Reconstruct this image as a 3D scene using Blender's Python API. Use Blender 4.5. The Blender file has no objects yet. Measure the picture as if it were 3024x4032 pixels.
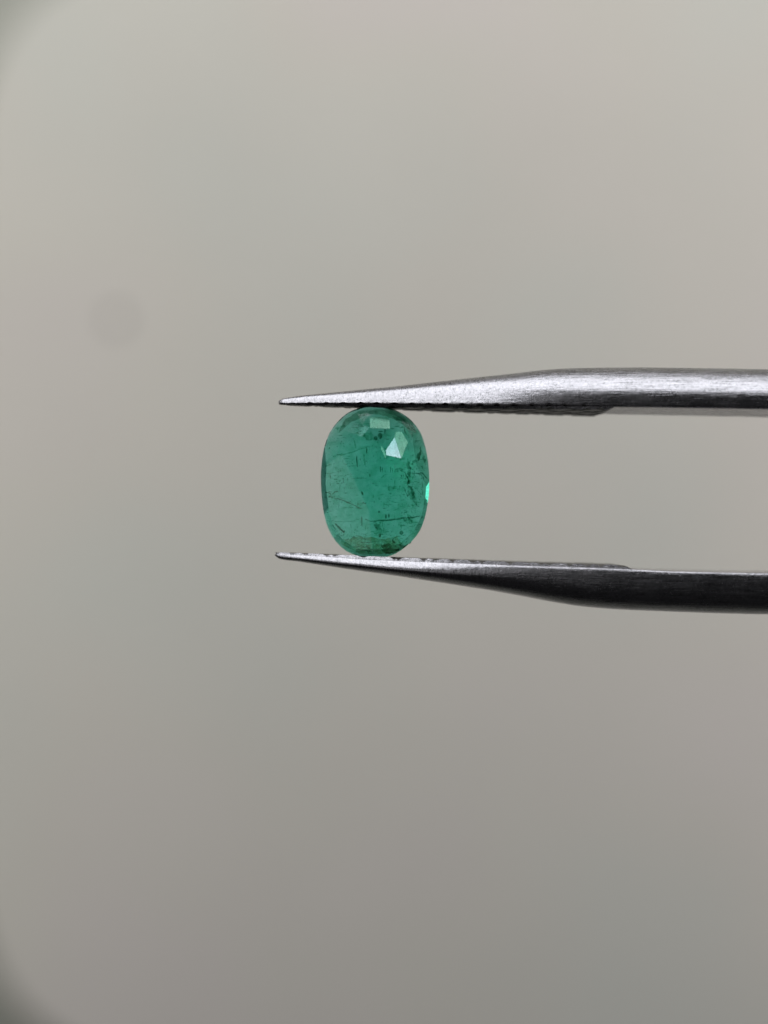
import bpy, bmesh, math, random
import numpy as np
from mathutils import Vector, noise

# ------------------------------------------------------------------ camera, world, lamps, exposure
SC = bpy.context.scene
COL = SC.collection
S = 15e-6               # metres per photograph pixel (3024 x 4032) in the plane of the stone
D = 0.100               # camera to stone
HZ = 2108.0             # photograph row at the height of the lens

cam_data = bpy.data.cameras.new('camera')
cam = bpy.data.objects.new('camera', cam_data)
COL.objects.link(cam)
SC.camera = cam
cam.location = (0, -D, (2016 - HZ) * S)
cam.rotation_euler = (math.radians(90), 0, 0)
cam_data.sensor_fit = 'VERTICAL'
cam_data.sensor_height = 36
cam_data.sensor_width = 27
cam_data.lens = 36 * D / (4032 * S)
cam_data.shift_y = (HZ - 2016) / 4032
cam_data.clip_start = 0.002
cam_data.clip_end = 20
cam_data.dof.use_dof = True
cam_data.dof.focus_distance = D - 0.0012
cam_data.dof.aperture_fstop = cam_data.lens / 4.2     # a phone lens opening, about 3.8 mm wide

world = bpy.data.worlds.new('World')
SC.world = world
world.use_nodes = True
wb = world.node_tree.nodes['Background']
wb.inputs['Color'].default_value = (0.92, 0.95, 1.0, 1)
wb.inputs['Strength'].default_value = 0.011


def area_lamp(name, loc, target, sx, sy, watts, colour):
    ld = bpy.data.lights.new(name, 'AREA')
    ld.shape = 'RECTANGLE'
    ld.size, ld.size_y = sx, sy
    ld.energy = watts
    ld.color = colour
    lo = bpy.data.objects.new(name, ld)
    COL.objects.link(lo)
    lo.location = loc
    lo.rotation_euler = (Vector(target) - Vector(loc)).to_track_quat('-Z', 'Y').to_euler()
    return lo


area_lamp('overhead_lamp', (0.03, -0.10, 0.31), (0.03, -0.02, 0.0), 0.85, 0.38, 2.25, (0.915, 0.955, 1.0))
area_lamp('rear_top_fill_lamp', (0.0, 0.22, 0.30), (0.0, 0.36, 0.16), 0.5, 0.08, 0.31, (1.0, 0.965, 0.92))  # added unseen fill, brightens the top of the card
area_lamp('left_fill_lamp', (-0.30, 0.235, 0.03), (-0.10, 0.36, 0.03), 0.10, 0.40, 0.29, (1.0, 0.96, 0.90))  # added unseen fill, lifts the left side of the card
area_lamp('right_fill_lamp', (0.30, 0.235, 0.06), (0.10, 0.36, 0.05), 0.10, 0.38, 0.28, (1.0, 0.935, 0.94))  # added unseen fill, lifts the right side of the card
area_lamp('front_left_lamp', (-0.13, -0.33, 0.06), (0, 0, 0), 0.14, 0.20, 0.042, (0.95, 0.98, 1.0))

SC.view_settings.view_transform = 'Standard'
SC.view_settings.look = 'None'
SC.view_settings.exposure = 0
SC.view_settings.gamma = 1
SC.view_settings.use_curve_mapping = False
SC.render.engine = 'CYCLES'
SC.cycles.max_bounces = 20
SC.cycles.transmission_bounces = 20
SC.cycles.glossy_bounces = 10
SC.cycles.transparent_max_bounces = 40
SC.cycles.use_denoising = True
SC.cycles.sample_clamp_indirect = 6
SC.cycles.blur_glossy = 0.3

random.seed(7)


# ------------------------------------------------------------------ helpers
def at(px, py, y=0.0):
    """photograph pixel -> point at depth y (0 = plane of the stone, + away from the lens)"""
    k = (D + y) / D
    return Vector(((px - 1512) * S * k, y, ((2016 - HZ) + (HZ - py) * k) * S))


def mesh_obj(name, verts, faces, mat, parent=None, smooth=True):
    me = bpy.data.meshes.new(name)
    me.from_pydata([tuple(v) for v in verts], [], faces)
    me.update()
    o = bpy.data.objects.new(name, me)
    COL.objects.link(o)
    if mat:
        me.materials.append(mat)
    if smooth:
        me.polygons.foreach_set('use_smooth', [True] * len(me.polygons))
    if parent:
        o.parent = parent
    return o


def pchip(xs, ys, xq):
    """monotone cubic through traced points"""
    xs, ys, xq = map(lambda a: np.asarray(a, float), (xs, ys, xq))
    h = np.diff(xs)
    d = np.diff(ys) / h
    m = np.zeros_like(xs)
    m[0], m[-1] = d[0], d[-1]
    for i in range(1, len(xs) - 1):
        if d[i - 1] * d[i] > 0:
            w1, w2 = 2 * h[i] + h[i - 1], h[i] + 2 * h[i - 1]
            m[i] = (w1 + w2) / (w1 / d[i - 1] + w2 / d[i])
    i = np.clip(np.searchsorted(xs, xq) - 1, 0, len(xs) - 2)
    t = (xq - xs[i]) / h[i]
    return ((1 + 2 * t) * (1 - t) ** 2 * ys[i] + t * (1 - t) ** 2 * h[i] * m[i]
            + t * t * (3 - 2 * t) * ys[i + 1] + t * t * (t - 1) * h[i] * m[i + 1])


class N:
    """small node-tree writer"""
    def __init__(self, name):
        self.m = bpy.data.materials.new(name)
        self.m.use_nodes = True
        self.t = self.m.node_tree
        self.t.nodes.clear()
        self.out = self.t.nodes.new('ShaderNodeOutputMaterial')

    def n(self, kind, **kw):
        nd = self.t.nodes.new(kind)
        for k, v in kw.items():
            if k.startswith('_'):
                setattr(nd, k[1:], v)
            else:
                key = int(k[1:]) if k[0] == 'i' and k[1:].isdigit() else k.replace('__', ' ')
                if hasattr(v, 'is_output'):
                    self.t.links.new(v, nd.inputs[key])
                else:
                    nd.inputs[key].default_value = v
        return nd

    def math(self, op, a, b=None, c=None):
        nd = self.t.nodes.new('ShaderNodeMath')
        nd.operation = op
        for i, v in enumerate((a, b, c)):
            if v is None:
                continue
            if hasattr(v, 'is_output'):
                self.t.links.new(v, nd.inputs[i])
            else:
                nd.inputs[i].default_value = v
        return nd.outputs[0]

    def ramp(self, fac, stops):
        nd = self.t.nodes.new('ShaderNodeValToRGB')
        self.t.links.new(fac, nd.inputs[0])
        els = nd.color_ramp.elements
        while len(els) > len(stops):
            els.remove(els[-1])
        while len(els) < len(stops):
            els.new(1.0)
        for e, (p, c) in zip(els, stops):
            e.position = p
            e.color = c if len(c) == 4 else (*c, 1)
        return nd.outputs[0]

    def noise(self, vec, scale, detail=4, rough=0.55):
        return self.n('ShaderNodeTexNoise', Vector=vec, Scale=scale, Detail=detail, Roughness=rough).outputs[0]

    def mapped(self, vec, sc):
        return self.n('ShaderNodeMapping', Vector=vec, Scale=sc).outputs[0]

    def link(self, a, b):
        self.t.links.new(a, b)


# ------------------------------------------------------------------ materials
def steel_material():
    w = N('brushed_steel')
    pos = w.n('ShaderNodeTexCoord').outputs['Object']
    sep = w.n('ShaderNodeSeparateXYZ', Vector=pos)
    # the points were ground across, the shafts polished along
    along = w.n('ShaderNodeMapRange', Value=sep.outputs[0], i1=0.004, i2=0.011).outputs[0]
    cross = w.noise(w.mapped(pos, (14000, 3000, 1500)), 1.0, 3, 0.6)
    cross2 = w.noise(w.mapped(pos, (5200, 2500, 1900)), 1.0, 4, 0.65)
    length = w.noise(w.mapped(pos, (500, 9000, 14000)), 1.0, 4, 0.6)
    pits = w.noise(pos, 6500, 5, 0.7)
    blot = w.noise(pos, 700, 4, 0.6)
    mixc = w.n('ShaderNodeMix', Factor=along, A=w.math('ADD', w.math('MULTIPLY', cross, 0.6), w.math('MULTIPLY', cross2, 0.4)), B=length)
    grain = mixc.outputs[0]
    h = w.math('ADD', grain, w.math('MULTIPLY', pits, 0.55))
    bump = w.n('ShaderNodeBump', Strength=0.9, Distance=0.00003, Height=h)
    # dark specks of grime in the scratches
    speck = w.math('MULTIPLY', pits, grain)
    col = w.ramp(speck, [(0.13, (0.20, 0.195, 0.20)), (0.21, (0.43, 0.415, 0.43)), (0.42, (0.64, 0.605, 0.635))])
    rough = w.n('ShaderNodeMapRange', Value=w.math('ADD', w.math('MULTIPLY', blot, 0.6), w.math('MULTIPLY', grain, 0.4)), i1=0.3, i2=0.7, i3=0.19, i4=0.35).outputs[0]
    b = w.n('ShaderNodeBsdfPrincipled', Base__Color=col, Metallic=1.0, Roughness=rough, Normal=bump.outputs[0])
    w.link(b.outputs[0], w.out.inputs[0])
    return w.m


def emerald_material():
    w = N('emerald_crystal')
    pos = w.n('ShaderNodeTexCoord').outputs['Object']
    sm = w.noise(pos, 2500, 4, 0.6)
    rough = w.n('ShaderNodeMapRange', Value=sm, i1=0.35, i2=0.75, i3=0.0, i4=0.03).outputs[0]
    b = w.n('ShaderNodeBsdfPrincipled', Base__Color=(1, 1, 1, 1), Roughness=rough, IOR=1.575, Transmission__Weight=1.0)
    w.link(b.outputs[0], w.out.inputs['Surface'])
    v = w.n('ShaderNodeVolumeAbsorption', Color=(0.05, 0.84, 0.745, 1), Density=1130.0)
    w.link(v.outputs[0], w.out.inputs['Volume'])
    return w.m


def inclusion_material(name, tint, solid=0.0, colour=(0.1, 0.2, 0.12), broken=0.75, scale=5200):
    """a stain in the crystal: filters what is behind it, unevenly; solid = share that scatters light itself"""
    w = N(name)
    pos = w.n('ShaderNodeTexCoord').outputs['Object']
    k = w.n('ShaderNodeMapRange', Value=w.noise(pos, scale, 6, 0.68), i1=0.38, i2=0.66).outputs[0]
    k = w.math('ADD', w.math('MULTIPLY', k, broken), 1 - broken)
    col = w.ramp(k, [(0.0, (1, 1, 1)), (1.0, tint)])
    t = w.n('ShaderNodeBsdfTransparent', Color=col)
    d = w.n('ShaderNodeBsdfDiffuse', Color=(*colour, 1))
    mx = w.n('ShaderNodeMixShader', i0=w.math('MULTIPLY', k, solid), i1=t.outputs[0], i2=d.outputs[0])
    w.link(mx.outputs[0], w.out.inputs[0])
    return w.m


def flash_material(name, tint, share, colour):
    """an added plane inside the crystal that mirrors light as a facet would"""
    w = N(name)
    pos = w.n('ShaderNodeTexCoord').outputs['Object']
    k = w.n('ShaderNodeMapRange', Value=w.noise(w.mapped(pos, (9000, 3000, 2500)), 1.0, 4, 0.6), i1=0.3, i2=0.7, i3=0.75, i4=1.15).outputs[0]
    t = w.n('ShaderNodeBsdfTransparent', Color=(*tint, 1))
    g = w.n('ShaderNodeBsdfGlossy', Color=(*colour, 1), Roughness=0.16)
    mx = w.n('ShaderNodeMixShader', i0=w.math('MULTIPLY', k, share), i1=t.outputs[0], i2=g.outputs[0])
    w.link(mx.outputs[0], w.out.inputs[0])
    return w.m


def card_material():
    w = N('matt_beige_card')
    pos = w.n('ShaderNodeTexCoord').outputs['Object']
    a = w.noise(pos, 9, 2, 0.5)
    b_ = w.noise(w.mapped(pos, (1, 1, 1)), 21, 2, 0.5)
    col = w.ramp(a, [(0.36, (0.640, 0.632, 0.572)), (0.52, (0.660, 0.630, 0.566)), (0.66, (0.670, 0.626, 0.580))])
    mx = w.n('ShaderNodeMix', _data_type='RGBA', _blend_type='MULTIPLY')
    mx.inputs[0].default_value = 1.0
    w.link(col, mx.inputs[6])
    w.link(w.ramp(b_, [(0.3, (0.97, 0.97, 0.97)), (0.7, (1, 1, 1))]), mx.inputs[7])
    fibre = w.noise(pos, 3000, 3, 0.6)
    bump = w.n('ShaderNodeBump', Strength=0.3, Distance=0.0002, Height=fibre)
    p = w.n('ShaderNodeBsdfPrincipled', Base__Color=mx.outputs[2], Roughness=0.75, Normal=bump.outputs[0])
    w.link(p.outputs[0], w.out.inputs[0])
    return w.m


def plain_material(name, c1, c2, scale, rough=0.8):
    w = N(name)
    pos = w.n('ShaderNodeTexCoord').outputs['Object']
    col = w.ramp(w.noise(pos, scale, 4), [(0.35, c1), (0.65, c2)])
    p = w.n('ShaderNodeBsdfPrincipled', Base__Color=col, Roughness=rough)
    w.link(p.outputs[0], w.out.inputs[0])
    return w.m


STEEL = steel_material()
DARK_STEEL = plain_material('dark_brown_steel', (0.035, 0.03, 0.027), (0.11, 0.10, 0.09), 5200, 0.45)
EMERALD = emerald_material()
CARD = card_material()
CLOTH = plain_material('dark_green_grey_cloth', (0.37, 0.38, 0.33), (0.41, 0.415, 0.365), 60)
INK = plain_material('faint_grey_spot', (0.16, 0.15, 0.14), (0.2, 0.19, 0.17), 900)
INC_DARK = inclusion_material('dark_green_inclusion', (0.22, 0.44, 0.35), broken=0.55)
INC_SOFT = inclusion_material('soft_green_inclusion', (0.50, 0.74, 0.64))
INC_BROWN = inclusion_material('brown_green_inclusion', (0.32, 0.34, 0.22), broken=0.6)
INC_FLAKE = inclusion_material('ragged_green_flake', (0.22, 0.46, 0.36), broken=1.0, scale=3400)
INC_HAZE = inclusion_material('brownish_haze', (0.70, 0.68, 0.52), broken=0.8, scale=2600)
GREY_TINT = inclusion_material('grey_green_tint', (0.66, 0.72, 0.66), broken=0.5, scale=1500)
INC_SPECK = inclusion_material('dark_green_speck', (0.26, 0.46, 0.38), broken=0.2)
INC_CLOUD = inclusion_material('faint_cloudy_zone', (0.74, 0.89, 0.83), 0.0, broken=1.0, scale=1900)
FLASH_PALE = flash_material('pale_facet_flash', (0.90, 0.97, 0.92), 0.10, (0.90, 1.0, 0.85))  # for the planes that imitate facet reflections
FLASH_DULL = flash_material('dull_grey_facet_flash', (0.90, 0.96, 0.94), 0.055, (0.9, 1.0, 1.0))
FLASH_WHITE = flash_material('white_flash', (0.6, 0.7, 0.7), 0.42, (0.97, 0.96, 1.0))
CHIP = plain_material('grey_brown_chip', (0.10, 0.09, 0.07), (0.35, 0.36, 0.30), 4000, 0.5)


# ------------------------------------------------------------------ backdrop
BY = 0.36                                  # card stands this far behind the stone


def backdrop():
    y = BY + 0.012
    v, f = [], []
    n = 24
    for j in range(n + 1):
        for i in range(n + 1):
            x, z = -1.0 + 2.0 * i / n, -0.8 + 1.6 * j / n
            v.append((x, y + 0.002 * noise.noise((x * 6, z * 6, 1.0)), z))
    for j in range(n):
        for i in range(n):
            a = j * (n + 1) + i
            f.append((a, a + 1, a + n + 2, a + n + 1))
    o = mesh_obj('background_wall', v, f, CLOTH)
    o['kind'] = 'structure'
    o['label'] = 'dark grey green wall showing at the blurred left corners'
    # card with large rounded corners: outline a superellipse, extruded 1.5 mm
    k = 3024 / 1659
    cx, cy, a, b, p = 2640 * k, 1106 * k, 2715 * k, 1106 * 1.165 * k, 7.0
    ring = []
    for i in range(160):
        t = 2 * math.pi * i / 160
        c, s = math.cos(t), math.sin(t)
        px = cx + a * math.copysign(abs(c) ** (2 / p), c)
        py = cy + b * math.copysign(abs(s) ** (2 / p), s)
        q = at(px, py, BY)
        ring.append((q.x, q.z))
    verts = [(x, BY, z) for x, z in ring] + [(x, BY + 0.0015, z) for x, z in ring]
    m = len(ring)
    faces = [tuple(range(m)), tuple(range(2 * m - 1, m - 1, -1))]
    faces += [(i, i + m, (i + 1) % m + m, (i + 1) % m) for i in range(m)]
    card = mesh_obj('backdrop_card', verts, faces, CARD, smooth=False)
    card['label'] = 'large matt beige card with rounded corners, out of focus behind the stone'
    card['category'] = 'card'
    # one small grey spot on it, blurred to a faint disc
    c = at(457, 1257, BY)
    sv = [(c.x, BY - 0.0004, c.z)]
    for r_, yy in ((0.0017, BY - 0.0004), (0.0020, BY - 0.00002)):
        for i in range(16):
            t = 2 * math.pi * i / 16
            rr = r_ * (1 + 0.12 * math.sin(3 * t))
            sv.append((c.x + rr * math.cos(t), yy, c.z + rr * math.sin(t)))
    sf = [(0, 1 + i, 1 + (i + 1) % 16) for i in range(16)]
    sf += [(1 + i, 17 + i, 17 + (i + 1) % 16, 1 + (i + 1) % 16) for i in range(16)]
    sp = mesh_obj('spot', sv, sf, INK, card)
    sp['label'] = 'faint grey spot blurred to a soft disc'


backdrop()

# ------------------------------------------------------------------ tweezers
TIP_X = 1096.0
END_X = 9000.0          # the arms run on out of the frame and meet there
ROOT = bpy.data.objects.new('tweezers', None)
COL.objects.link(ROOT)
ROOT['label'] = 'brushed steel gem tweezers with serrated points holding the green stone'
ROOT['category'] = 'tweezers'
ROOT.empty_display_size = 0.01


def width(px):          # arm width front to back, metres
    return pchip([TIP_X, 1130, 1250, 1480, 1800, 2100, 2400, 3024, 6000, END_X + 1],
                 [0.55e-3, 0.8e-3, 1.35e-3, 2.3e-3, 3.7e-3, 5.0e-3, 6.1e-3, 6.6e-3, 7.5e-3, 8e-3], px)


UP_OUT = ([TIP_X, 1120, 1331, 1560, 1807, 1950, 2024, 2084, 2145, 2205, 2295, 2506, 2747, 3024, 6000, END_X + 1],
          [1574, 1568, 1543.6, 1521, 1493.5, 1478, 1470.5, 1463, 1456.5, 1452.4, 1449.4, 1447.6, 1450.6, 1455.5, 1640, 1800])
UP_IN = ([TIP_X, 1422, 1807, 2024, 2386, 2747, 3024, 6000, END_X + 1],
         [1588, 1590, 1597, 1599, 1602, 1607, 1612, 1830, 1925])
LO_OUT = ([TIP_X - 14, 1100, 1180, 1361, 1542, 1783, 1950, 2060, 2181, 2295, 2446, 2627, 2868, 3024, 6000, END_X + 1],
          [2193, 2201, 2212, 2239.5, 2265, 2301.5, 2328, 2348, 2371, 2388, 2400, 2407.5, 2416, 2419, 2240, 2060])
LO_IN = ([TIP_X - 14, 1120, 1482, 1844, 2060, 2386, 2627, 3024, 6000, END_X + 1],
         [2180, 2182, 2204, 2219, 2228, 2238, 2249, 2256, 2040, 1929])

# half cross-sections, (share of half width, share of height from inner to outer face)
PROF_UP_TIP = [(0.0, 0.0), (0.5, 0.0), (0.90, 0.0), (0.97, 0.02), (0.985, 0.06), (0.945, 0.19), (0.89, 0.34), (0.83, 0.49),
               (0.77, 0.62), (0.70, 0.72), (0.59, 0.82), (0.44, 0.91), (0.25, 0.975), (0.0, 1.0)]
PROF_UP_SHAFT = [(0.0, 0.0), (0.5, 0.0), (0.91, 0.0), (0.955, 0.015), (0.972, 0.06), (0.985, 0.16), (0.992, 0.25), (0.985, 0.34),
                 (0.945, 0.46), (0.86, 0.60), (0.73, 0.75), (0.54, 0.88), (0.30, 0.97), (0.0, 1.0)]
PROF_LO_TIP = [(0.0, 0.0), (0.4, 0.0), (0.74, 0.0), (0.78, 0.015), (0.81, 0.08), (0.86, 0.2), (0.91, 0.33), (0.945, 0.45),
               (0.955, 0.54), (0.935, 0.63), (0.875, 0.71), (0.74, 0.81), (0.46, 0.925), (0.0, 1.0)]
PROF_LO_SHAFT = [(0.0, 0.0), (0.5, 0.0), (0.94, 0.0), (0.966, 0.012), (0.978, 0.04), (0.984, 0.09), (0.983, 0.17), (0.974, 0.29),
                 (0.956, 0.43), (0.922, 0.57), (0.86, 0.71), (0.74, 0.84), (0.46, 0.955), (0.0, 1.0)]


def subdivide_profile(p, m=3):
    p = np.array(p)
    t = np.arange(len(p))
    q = np.linspace(0, len(p) - 1, (len(p) - 1) * m + 1)
    out = np.stack([pchip(t, p[:, 0], q), pchip(t, p[:, 1], q)], 1)
    return out


def arm(name, out, inn, tip_prof, shaft_prof, x0, label, sharp, notch_to, depth):
    xs = np.concatenate([x0 + np.array([0, 1.5, 4, 8, 14, 22, 32]), np.arange(x0 + 44, 3060, 8), np.linspace(3070, END_X, 60)])
    zo, zi, w = pchip(*out, xs), pchip(*inn, xs), width(np.maximum(xs, TIP_X))
    tp, sp = subdivide_profile(tip_prof), subdivide_profile(shaft_prof)
    verts, faces, prev = [], [], None
    for i, px in enumerate(xs):
        f = min(1, max(0, (px - sharp[0]) / (sharp[1] - sharp[0])))
        f = f * f * (3 - 2 * f)
        pr = tp * (1 - f) + sp * f
        # rounded nose
        e = min(1.0, (px - x0) / 24.0)
        e = max(0.25, math.sqrt(1 - (1 - e) ** 2))
        wi = w[i] * e
        z_in = at(px, zi[i], -w[i] / 2).z
        z_out = at(px, zo[i], 0).z
        mid = (z_in * 0.6 + z_out * 0.4)
        z_in, z_out = mid + (z_in - mid) * e, mid + (z_out - mid) * e
        X = (px - 1512) * S
        loop = [(-u * wi / 2, z_in + (z_out - z_in) * v) for u, v in pr]
        if px < notch_to:                       # file cuts nick the front edge of the gripping face
            a = ((px + 9 * noise.noise((px * 0.011, x0, 2.0))) / 66.0) % 1.0
            nick = max(0.0, 1 - abs(a - 0.5) / 0.24) * (0.45 + 0.55 * (0.5 + noise.noise((px * 0.006, 4.0, x0))))
            nick *= depth * S * (1 if z_out > z_in else -1) * min(1.0, (px - x0) / 120.0)
            loop = [(y, z + nick * max(0.0, 1 - v / 0.14)) if u > 0.7 else (y, z) for (y, z), (u, v) in zip(loop, pr)]
        loop += [(-y, z) for y, z in loop[-2:0:-1]]
        ids = []
        for y, z in loop:
            # hand-finished, so never quite straight
            wob = 6e-6 * noise.noise((X * 900, y * 900, z * 900 + 5))
            ids.append(len(verts))
            verts.append((X, y, z + wob))
        if prev:
            n = len(ids)
            for k in range(n):
                faces.append((prev[k], prev[(k + 1) % n], ids[(k + 1) % n], ids[k]))
        else:
            faces.append(tuple(reversed(ids)))
        prev = ids
    faces.append(tuple(prev))
    o = mesh_obj(name, verts, faces, STEEL, ROOT)
    bm = bmesh.new()
    bm.from_mesh(o.data)
    bmesh.ops.recalc_face_normals(bm, faces=bm.faces)
    bm.to_mesh(o.data)
    bm.free()
    o['label'] = label
    return o


def pad(name, parent, inn, x0, x1, side, thick, tip_u, shaft_u, sharp):
    """raised gripping face with crossed, worn serrations; side -1 hangs below the upper arm, +1 stands on the lower"""
    nx, ny = 640, 64
    verts, faces = [], []
    xs = np.linspace(x0, x1, nx + 1)
    zi, w = pchip(*inn, xs), width(np.maximum(xs, TIP_X))
    pitch = 0.0019
    for i, px in enumerate(xs):
        f = min(1, max(0, (px - sharp[0]) / (sharp[1] - sharp[0])))
        hw = w[i] / 2 * (tip_u * (1 - f) + shaft_u * f)
        X = (px - 1512) * S
        nose = min(1, (px - x0) / 30.0)
        hw *= max(0.3, math.sqrt(max(0, 1 - (1 - nose) ** 2)))
        t = thick * min(1.0, 0.45 + 0.55 * (px - x0) / 330.0)
        if px > x1 - 28:
            t *= max(0.05, (x1 - px) / 28)
        z0 = at(px, zi[i], -w[i] / 2).z - side * 8e-6 * -1
        row = []
        for j in range(ny + 1):
            y = -hw + 2 * hw * j / ny
            a = ((X + 0.8 * y) / pitch) % 1.0
            b = ((X - 0.8 * y) / pitch + 0.27) % 1.0
            jit = 0.35 + 0.65 * (0.5 + 0.9 * noise.noise((X * 1500, y * 1500, 3.0 + side)))
            g = min(min(a, 1 - a), min(b, 1 - b)) / 0.5          # 0 in a groove
            g = min(1.0, g / 0.30)
            hgt = t * (1 - 0.95 * (1 - g) * max(0.55, jit)) + 5e-6 * noise.noise((X * 9000, y * 9000, 7.0))
            row.append((X, y * (1 - (0.5 - 0.28 * f) * hgt / hw), z0 + side * hgt))
        base = [(X, -hw, z0 - side * 25e-6), (X, hw, z0 - side * 25e-6)]
        verts += [base[0]] + row + [base[1]]
    m = ny + 3
    for i in range(nx):
        for j in range(m - 1):
            a = i * m + j
            faces.append((a, a + 1, a + m + 1, a + m))
    faces.append(tuple(range(m)))
    faces.append(tuple(range(nx * m + m - 1, nx * m - 1, -1)))
    for i in range(nx):
        faces.append((i * m, (i + 1) * m, (i + 1) * m + m - 1, i * m + m - 1))
    o = mesh_obj(name, verts, faces, STEEL, parent, smooth=False)
    bm = bmesh.new()
    bm.from_mesh(o.data)
    bmesh.ops.recalc_face_normals(bm, faces=bm.faces)
    bm.to_mesh(o.data)
    bm.free()
    me = o.data
    me.polygons.foreach_set('use_smooth', [True] * len(me.polygons))
    me.set_sharp_from_angle(angle=math.radians(20))
    me.materials.append(DARK_STEEL)                 # flat cut face is darker brown, the filed sides keep the steel
    for p in me.polygons:
        if abs(p.normal.z) > 0.72:
            p.material_index = 1
    o['label'] = 'cross-cut serrated gripping face, worn along its edge'
    return o


UP = arm('upper_arm', UP_OUT, UP_IN, PROF_UP_TIP, PROF_UP_SHAFT, TIP_X, 'upper arm catching a bright band of light', (1850, 2260), 2300, 11)
LO = arm('lower_arm', LO_OUT, LO_IN, PROF_LO_TIP, PROF_LO_SHAFT, TIP_X - 14, 'lower arm falling dark towards its underside', (1500, 2200), 2400, 0)
pad('gripping_face', UP, UP_IN, TIP_X + 2, 2392, -1, 0.145e-3, 0.93, 0.94, (1850, 2260))
pad('gripping_face', LO, LO_IN, TIP_X - 11, 2462, 1, 0.18e-3, 0.765, 0.935, (1500, 2200))


# ------------------------------------------------------------------ emerald
OUTLINE = [(1486, 1602), (1449, 1604), (1412, 1609), (1369, 1627), (1330, 1661), (1298, 1706), (1276, 1768), (1266, 1837), (1264, 1885),
           (1267, 1951), (1276, 2022), (1294, 2084), (1324, 2133), (1363, 2169), (1408, 2187), (1460, 2193), (1512, 2193),
           (1555, 2181), (1600, 2150), (1639, 2110), (1662, 2068), (1677, 2016), (1687, 1951), (1689, 1885), (1685, 1820),
           (1674, 1762), (1656, 1706), (1623, 1661), (1591, 1635), (1545, 1612)]


def C(cx, cy):          # close-up tracing coordinates -> photograph pixels
    return 1200 + cx / 3.072, 1560 + cy / 3.072


def mm(px, py):         # stone-local millimetres, x right, z up
    return (px - 1512) * 0.015, (2016 - py) * 0.015


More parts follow.
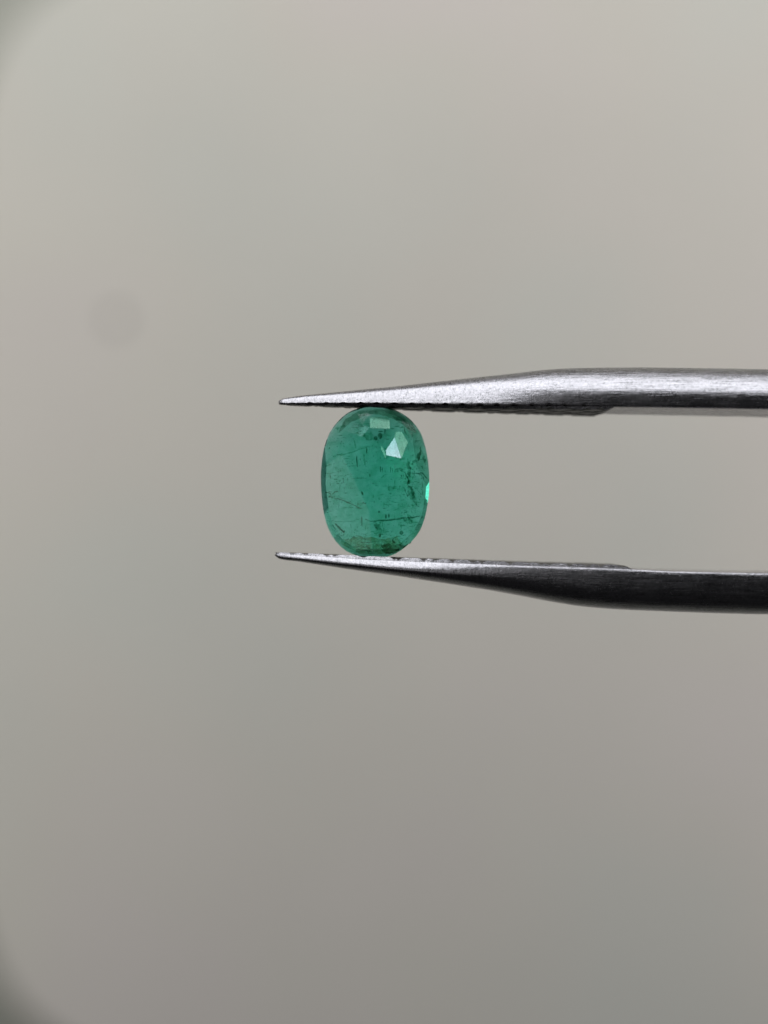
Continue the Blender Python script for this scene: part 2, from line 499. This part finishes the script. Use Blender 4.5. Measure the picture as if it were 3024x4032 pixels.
def emerald():
    bm = bmesh.new()
    pts = []
    n = len(OUTLINE)
    for i in range(n):                                   # Catmull-Rom through the tracing
        p0, p1, p2, p3 = (np.array(OUTLINE[(i + k) % n], float) for k in (-1, 0, 1, 2))
        for t in (0.0, 0.5):
            q = 0.5 * (2 * p1 + (p2 - p0) * t + (2 * p0 - 5 * p1 + 4 * p2 - p3) * t * t + (3 * p1 - p0 - 3 * p2 + p3) * t ** 3)
            pts.append(mm(*q))
    front = [bm.verts.new((x, -2.2, z)) for x, z in pts]
    back = [bm.verts.new((x, 3.2, z)) for x, z in pts]
    m = len(pts)
    bm.faces.new(front)
    bm.faces.new(list(reversed(back)))
    for i in range(m):
        bm.faces.new((front[i], back[i], back[(i + 1) % m], front[(i + 1) % m]))
    bmesh.ops.recalc_face_normals(bm, faces=bm.faces)

    def cut(co, no):
        g = bm.verts[:] + bm.edges[:] + bm.faces[:]
        r = bmesh.ops.bisect_plane(bm, geom=g, plane_co=co, plane_no=no, clear_outer=True, dist=1e-5)
        e = [x for x in r['geom_cut'] if isinstance(x, bmesh.types.BMEdge)]
        if e:
            bmesh.ops.edgeloop_fill(bm, edges=e)

    cxm, czm = mm(1478, 1897)

    def rim(phi, y):
        """point of the girdle in direction phi (degrees, 0 right, 90 up)"""
        d = Vector((math.cos(math.radians(phi)), math.sin(math.radians(phi))))
        best = max(pts, key=lambda p: (p[0] - cxm) * d.x + (p[1] - czm) * d.y)
        return Vector((best[0], y, best[1]))

    def facet(phi, tilt, y, inset=0.0, side=-1):
        """side -1 crown, +1 pavilion; tilt measured from the girdle plane"""
        a = math.radians(phi)
        t = math.radians(tilt)
        r_ = Vector((math.cos(a), 0, math.sin(a)))
        p = rim(phi, y) - r_ * inset
        cut(p, r_ * math.sin(t) + Vector((0, side * math.cos(t), 0)))

    # broad front faces that meet in a blunt point right of centre
    px_, pz_ = mm(*C(980, 760))
    p0 = Vector((px_, -0.92, pz_))
    cut(p0, Vector((-0.055, -1, 0.045)))             # middle face
    qx_, qz_ = mm(*C(640, 1100))
    q0 = Vector((qx_, -0.92 + 0.055 * (px_ - qx_) - 0.045 * (pz_ - qz_), qz_))
    cut(q0, Vector((-0.15, -1, 0.0)))              # left face
    cut(p0, Vector((0.03, -1, 0.017)))               # right face
    cut(p0, Vector((0.05, -1, 0.165)))               # upper right face
    # crown: narrow bevel at left and below, wider facets above and at right
    for phi in range(150, 300, 9):
        facet(phi, 50, -0.24 if phi < 205 else (-0.30 if phi < 235 else -0.44))
    for phi, tilt, yg in ((97, 21, -0.34), (72, 22, -0.34), (48, 23, -0.33), (120, 21, -0.26), (140, 24, -0.12), (24, 28, -0.34), (15, 42, -0.62), (6, 42, -0.69), (-3, 42, -0.71), (-13, 43, -0.70), (-27, 44, -0.64), (-46, 45, -0.60), (-66, 46, -0.52)):
        facet(phi, tilt, yg)
    # pavilion: a keel right of centre, broad sides, small facets at the ends
    for phi, tilt in ((180, 14), (2, 21.5), (92, 21), (272, 10), (60, 24), (122, 20), (150, 17),
                      (32, 21), (304, 13), (240, 11), (212, 12), (332, 16)):
        facet(phi, tilt, 0.72, 0.0, 1)
    for k in range(36):
        facet(k * 10 + 3, 48, 0.62, 0.0, 1)
    bmesh.ops.dissolve_limit(bm, angle_limit=math.radians(0.4), verts=bm.verts, edges=bm.edges)
    bmesh.ops.bevel(bm, geom=bm.edges[:], offset=0.012, segments=1, affect='EDGES', clamp_overlap=True)
    bmesh.ops.scale(bm, vec=(0.001,) * 3, verts=bm.verts)
    bmesh.ops.recalc_face_normals(bm, faces=bm.faces)
    me = bpy.data.meshes.new('emerald')
    bm.to_mesh(me)
    bm.free()
    o = bpy.data.objects.new('emerald', me)
    COL.objects.link(o)
    me.materials.append(EMERALD)
    o['label'] = 'oval faceted translucent green emerald gripped between the tweezer points'
    o['category'] = 'gemstone'
    return o


STONE = emerald()


# ------------------------------------------------------------------ inside the stone
def prism(name, loop, y0, thick, mat, lean=(0.0, 0.0)):
    """thin plate inside the crystal; loop in close-up coordinates, y0 depth in mm, lean = depth change per mm across and up"""
    pts = [mm(*C(*p)) for p in loop]
    cx = sum(p[0] for p in pts) / len(pts)
    cz = sum(p[1] for p in pts) / len(pts)
    fr, bk = [], []
    for x, z in pts:
        y = y0 + lean[0] * (x - cx) + lean[1] * (z - cz)
        fr.append((x * 1e-3, y * 1e-3, z * 1e-3))
        bk.append((x * 1e-3, (y + thick) * 1e-3, z * 1e-3))
    n = len(pts)
    faces = [tuple(range(n)), tuple(range(2 * n - 1, n - 1, -1))] + [(i, i + n, (i + 1) % n + n, (i + 1) % n) for i in range(n)]
    o = mesh_obj(name, fr + bk, faces, mat, STONE, smooth=False)
    return o


def spindle(name, p, q, wid, y0, mat, dy=0.0):
    """needle or grain: pointed six-sided crystal from p to q, wid in close-up pixels"""
    a, b = Vector(mm(*C(*p))), Vector(mm(*C(*q)))
    r = wid / 2 / 3.072 * 0.015
    ax = b - a
    nrm = Vector((-ax.y, ax.x)).normalized()
    verts, faces = [], []
    prof = [(0.0, 0.12), (0.12, 0.75), (0.35, 1.0), (0.7, 0.92), (0.9, 0.6), (1.0, 0.1)]
    for t, k in prof:
        c = a + ax * t
        for i in range(6):
            an = math.pi / 3 * i
            o2 = nrm * (math.cos(an) * r * k)
            verts.append(((c.x + o2.x) * 1e-3, (y0 + dy * t + math.sin(an) * r * k) * 1e-3, (c.y + o2.y) * 1e-3))
    m = len(prof)
    for j in range(m - 1):
        for i in range(6):
            faces.append((j * 6 + i, j * 6 + (i + 1) % 6, j * 6 + 6 + (i + 1) % 6, j * 6 + 6 + i))
    faces += [tuple(range(5, -1, -1)), tuple(range((m - 1) * 6, m * 6))]
    return mesh_obj(name, verts, faces, mat, STONE)


def crack(name, line, wid, y0, mat, wob=4.0):
    """ragged ribbon that follows a polyline"""
    pts = []
    for (x0, z0), (x1, z1) in zip(line[:-1], line[1:]):
        k = max(2, int(math.hypot(x1 - x0, z1 - z0) / 22))
        for i in range(k):
            pts.append((x0 + (x1 - x0) * i / k, z0 + (z1 - z0) * i / k))
    pts.append(line[-1])
    top, bot = [], []
    for i, (x, z) in enumerate(pts):
        a, b = pts[max(0, i - 1)], pts[min(len(pts) - 1, i + 1)]
        dx, dz = b[0] - a[0], b[1] - a[1]
        L = math.hypot(dx, dz) or 1
        nx_, nz_ = -dz / L, dx / L
        t = i / (len(pts) - 1)
        w_ = wid / 2 * (0.25 + 0.75 * math.sin(math.pi * (0.08 + 0.84 * t))) * random.uniform(0.45, 1.25)
        ox, oz = random.uniform(-wob, wob), random.uniform(-wob, wob)
        top.append((x + nx_ * w_ + ox, z + nz_ * w_ + oz))
        bot.append((x - nx_ * w_ + ox, z - nz_ * w_ + oz))
    return prism(name, top + bot[::-1], y0, 0.03, mat, (random.uniform(-0.1, 0.1), random.uniform(-0.1, 0.1)))


def blob(name, c, rx, rz, y0, mat, rot=0.0, ry=0.05):
    """rounded grain"""
    cx, cz = mm(*C(*c))
    k = 0.015 / 3.072
    verts, faces = [], []
    nu, nv = 10, 6
    for j in range(nv + 1):
        th = math.pi * j / nv
        for i in range(nu):
            ph = 2 * math.pi * i / nu
            u, v, w_ = math.sin(th) * math.cos(ph), math.cos(th), math.sin(th) * math.sin(ph)
            s_ = 1 + 0.22 * noise.noise((u * 2 + c[0], v * 2, w_ * 2 + c[1]))
            x, z = u * rx * k * s_, v * rz * k * s_
            verts.append(((cx + x * math.cos(rot) - z * math.sin(rot)) * 1e-3, (y0 + w_ * ry * s_) * 1e-3, (cz + x * math.sin(rot) + z * math.cos(rot)) * 1e-3))
    for j in range(nv):
        for i in range(nu):
            faces.append((j * nu + i, j * nu + (i + 1) % nu, (j + 1) * nu + (i + 1) % nu, (j + 1) * nu + i))
    return mesh_obj(name, verts, faces, mat, STONE)


# flat mirror planes added to stand in for bright facet reflections
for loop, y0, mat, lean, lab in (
        ([(785, 262), (1022, 255), (1030, 400), (790, 395)], -0.36, FLASH_PALE, (0, 0.3), 'pale green rectangular flash near the top'),
        ([(625, 320), (785, 388), (690, 500), (510, 425)], -0.40, FLASH_DULL, (0, 0.3), 'pale four-sided flash at upper left'),
        ([(925, 610), (950, 650), (978, 705), (976, 762), (920, 650)], -0.44, FLASH_PALE, (0, 0.3), 'thin pale sliver flash'),
        ([(1085, 505), (980, 665), (985, 722), (1165, 760)], -0.6, FLASH_WHITE, (0, 0.3), 'bluish white triangular flash'),
        ([(1097, 442), (1170, 440), (1245, 565), (1168, 756), (1090, 508)], -0.42, FLASH_PALE, (0, 0.3), 'pale green kite-shaped flash beside the white one')):
    o = prism('facet_flash_plane', loop, y0, 0.01, mat, lean)
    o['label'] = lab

# crystals and grains
for c, rx, rz, mat, rot in (((910, 490), 30, 36, INC_DARK, 0), ((857, 520), 24, 28, INC_DARK, 0.2), ((906, 1685), 15, 24, INC_BROWN, 0.1),
                            ((1070, 1760), 26, 12, INC_BROWN, -0.8), ((915, 437), 30, 8, INC_DARK, 0.1), ((968, 440), 8, 36, INC_DARK, 0),
                            ((897, 1402), 12, 12, INC_DARK, 0), ((305, 635), 9, 9, INC_DARK, 0), ((430, 1030), 14, 14, INC_SOFT, 0),
                            ((1205, 1790), 40, 14, INC_BROWN, 0.5), ((790, 965), 8, 20, INC_DARK, 0), ((1020, 1120), 16, 28, INC_SOFT, 0),
                            ((700, 1180), 12, 24, INC_BROWN, 0.4), ((1165, 1655), 22, 26, INC_DARK, 0.3),
                            ((1270, 1480), 24, 60, INC_SOFT, 0.5), ((480, 1640), 16, 12, INC_DARK, 0.4)):
    blob('crystal_inclusion', c, rx, rz, random.uniform(-0.4, 0.0), mat, rot)

for p, q, wd, mat in (((917, 850), (919, 932), 11, INC_DARK), ((938, 860), (938, 926), 8, INC_DARK), ((1037, 855), (1034, 936), 12, INC_DARK),
                      ((1058, 868), (1056, 930), 8, INC_DARK), ((980, 1428), (980, 1484), 19, INC_DARK), ((1015, 1422), (1017, 1476), 19, INC_DARK),
                      ((697, 1452), (700, 1580), 16, INC_DARK), ((604, 540), (622, 642), 18, INC_SOFT), ((630, 725), (640, 868), 16, INC_DARK),
                      ((718, 705), (733, 855), 24, INC_SOFT), ((755, 640), (752, 700), 14, INC_DARK), ((477, 310), (475, 370), 10, INC_DARK),
                      ((1163, 950), (1166, 990), 9, INC_DARK), ((1188, 950), (1192, 985), 9, INC_DARK), ((1408, 855), (1406, 895), 8, INC_DARK),
                      ((445, 890), (448, 935), 8, INC_SOFT), ((1085, 1010), (1088, 1080), 12, INC_SOFT), ((372, 1538), (490, 1655), 24, INC_DARK),
                      ((1235, 1190), (1245, 1225), 12, INC_DARK), ((560, 1545), (570, 1600), 12, INC_SOFT), ((310, 950), (318, 1004), 11, INC_BROWN)):
    spindle('needle_inclusion', p, q, wd, random.uniform(-0.42, -0.1), mat, random.uniform(-0.05, 0.05))

# veils, cracks and one white flash
for line, wd, mat in (([(350, 742), (560, 690), (660, 650), (770, 622)], 16, INC_SOFT), ([(335, 1232), (440, 1250), (520, 1280), (690, 1362)], 16, INC_BROWN),
                      ([(280, 1497), (420, 1520), (580, 1515), (690, 1478)], 9, INC_SOFT), ([(735, 1488), (800, 1515), (1000, 1502), (1200, 1476), (1395, 1455)], 22, INC_DARK),
                      ([(262, 1163), (320, 1185), (302, 1226)], 13, INC_BROWN), ([(318, 1212), (372, 1160), (412, 1150)], 12, INC_BROWN), ([(296, 1226), (372, 1214)], 8, INC_BROWN),
                      ([(258, 932), (330, 940)], 9, INC_BROWN), ([(568, 1002), (760, 994)], 7, INC_DARK), ([(1085, 992), (1225, 1002)], 7, INC_DARK),
                      ([(1412, 985), (1422, 1205), (1335, 1120)], 8, INC_DARK), ([(1290, 935), (1400, 940), (1452, 1012)], 17, INC_DARK),
                      ([(1188, 1100), (1242, 1205)], 12, INC_DARK), ([(480, 1385), (492, 1435), (582, 1440), (580, 1385)], 9, INC_SOFT),
                      ([(680, 1772), (800, 1768), (900, 1755)], 9, INC_BROWN), ([(690, 1830), (770, 1826), (830, 1862)], 9, INC_BROWN), ([(755, 1790), (780, 1850), (850, 1860)], 9, INC_BROWN),
                      ([(830, 1690), (960, 1672), (1050, 1685)], 10, INC_SOFT), ([(560, 1700), (640, 1690), (700, 1700)], 8, INC_BROWN),
                      ([(1060, 1740), (1090, 1710), (1170, 1690)], 9, INC_DARK), ([(920, 1000), (960, 960), (1010, 950)], 10, INC_SOFT),
                      ([(590, 830), (560, 800), (600, 760)], 7, INC_SOFT), ([(250, 870), (290, 840), (340, 820)], 8, INC_SOFT),
                      ([(1080, 830), (1095, 870)], 9, FLASH_WHITE), ([(1210, 930), (1250, 1010), (1240, 1080)], 18, INC_DARK),
                      ([(1380, 620), (1392, 690), (1350, 790)], 16, INC_BROWN), ([(1200, 390), (1215, 470)], 12, INC_BROWN)):
    crack('crack_inclusion', line, wd, random.uniform(-0.42, 0.0), mat)

for loop, mat in (([(1240, 1090), (1300, 1100), (1328, 1200), (1366, 1335), (1300, 1272), (1250, 1205)], INC_FLAKE),
                  ([(1232, 760), (1262, 780), (1285, 900), (1268, 1060), (1238, 1062), (1240, 900)], INC_FLAKE),
                  ([(1385, 630), (1392, 700), (1352, 800), (1288, 832), (1340, 745)], INC_FLAKE),
                  ([(1080, 900), (1110, 875), (1160, 868), (1205, 925), (1150, 915), (1092, 932)], INC_FLAKE),
                  ([(800, 1520), (920, 1532), (912, 1602), (880, 1622), (842, 1582)], INC_FLAKE),
                  ([(1030, 235), (1180, 258), (1282, 372), (1235, 342), (1130, 312)], INC_FLAKE),
                  ([(1180, 1482), (1272, 1490), (1275, 1560), (1225, 1530)], INC_SOFT),
                  ([(915, 1800), (1005, 1776), (1132, 1830), (1085, 1884), (975, 1882)], INC_BROWN),
                  ([(800, 1640), (900, 1600), (1010, 1640), (930, 1672), (840, 1668)], INC_SOFT),
                  ([(690, 480), (800, 440), (850, 540), (760, 560)], INC_SOFT),
                  ([(380, 385), (470, 350), (500, 380), (400, 420)], INC_SOFT),
                  ([(440, 1745), (690, 1700), (960, 1725), (1120, 1690), (1180, 1800), (1020, 1880), (700, 1885), (560, 1830)], INC_HAZE),
                  ([(470, 300), (620, 200), (860, 165), (1080, 170), (1300, 330), (1360, 480), (1200, 380), (1000, 240), (760, 235), (600, 300), (420, 440)], GREY_TINT),  # uneven sheet that darkens the top of the stone
                  ([(1390, 640), (1440, 780), (1430, 850), (1392, 720)], INC_FLAKE)):
    ragged = []
    for (x0, z0), (x1, z1) in zip(loop, loop[1:] + loop[:1]):
        for t in (0.0, 0.2, 0.4, 0.6, 0.8):
            ragged.append((x0 + (x1 - x0) * t + random.uniform(-13, 13), z0 + (z1 - z0) * t + random.uniform(-13, 13)))
    prism('flake_inclusion', ragged, random.uniform(-0.35, 0.0), 0.02, mat, (random.uniform(-0.15, 0.15), random.uniform(-0.15, 0.15)))


def fine_specks(name, count, sizes, wide, mat, seed, label):
    """dust of tiny streaks and grains through the whole crystal, too small to count"""
    verts, faces = [], []
    k = 0.015 / 3.072
    rnd = random.Random(seed)
    made = 0
    while made < count:
        cx, cz = rnd.uniform(260, 1440), rnd.uniform(200, 1880)
        ex, ez = (cx - 850) / 560, (cz - 1035) / 830
        if abs(ex) ** 2.6 + abs(ez) ** 2.6 > 1:
            continue
        dens = (0.25 if len(sizes) > 4 else 0.4) + 0.9 * noise.noise((cx / 190, cz / 150, 2.0)) + (0.5 if cz > 1650 or cx > 1150 else 0) + (0.2 if cx < 450 else 0)
        if rnd.random() > dens:
            continue
        made += 1
        L = rnd.choice(sizes) * rnd.uniform(0.7, 1.4)
        w_ = rnd.uniform(*wide)
        an = rnd.choice((0.0, 0.0, 0.08, -0.1, 1.57, 1.5)) + rnd.uniform(-0.12, 0.12)
        x, z = mm(*C(cx, cz))
        y = rnd.uniform(-0.45, 0.45)
        i0 = len(verts)
        for u, v in ((-1, 0), (0, -1), (1, 0), (0, 1)):
            dx, dz = u * L / 2 * k, v * w_ / 2 * k
            verts.append(((x + dx * math.cos(an) - dz * math.sin(an)) * 1e-3, (y + u * 0.02) * 1e-3, (z + dx * math.sin(an) + dz * math.cos(an)) * 1e-3))
        verts.append((x * 1e-3, (y - 0.012) * 1e-3, z * 1e-3))
        verts.append((x * 1e-3, (y + 0.012) * 1e-3, z * 1e-3))
        for a_, b_ in ((0, 1), (1, 2), (2, 3), (3, 0)):
            faces.append((i0 + a_, i0 + b_, i0 + 4))
            faces.append((i0 + b_, i0 + a_, i0 + 5))
    o = mesh_obj(name, verts, faces, mat, STONE, smooth=False)
    o['kind'] = 'stuff'
    o['label'] = label


fine_specks('fine_specks', 1700, (4, 6, 8, 12, 22, 34), (2.0, 6.5), INC_SPECK, 11, 'fine dark specks scattered through the stone')
fine_specks('soft_streaks', 260, (26, 40, 60, 90), (6.0, 17.0), INC_SOFT, 23, 'soft green streaks scattered through the stone')


# cloudy growth zones, uneven sheets across the crystal
for y0, lean in ((0.1, (0.02, 0.015)),):
    ring = [((1478 + (px - 1478) * 0.965 - 1200) * 3.072, (1897 + (py - 1897) * 0.965 - 1560) * 3.072) for px, py in OUTLINE]
    prism('cloud_inclusion', ring, y0, 0.02, INC_CLOUD, lean)

# small chips on the right edge
for c, rx, rz, rot in (((1428, 1470), 12, 34, -0.25), ((1418, 1530), 9, 22, -0.3), ((1275, 1775), 18, 6, 0.7), ((1240, 265), 9, 6, -0.5)):
    o = blob('chip', c, rx, rz, -0.30, CHIP, rot, 0.06)
    o['label'] = 'grey brown chip on the edge of the stone'
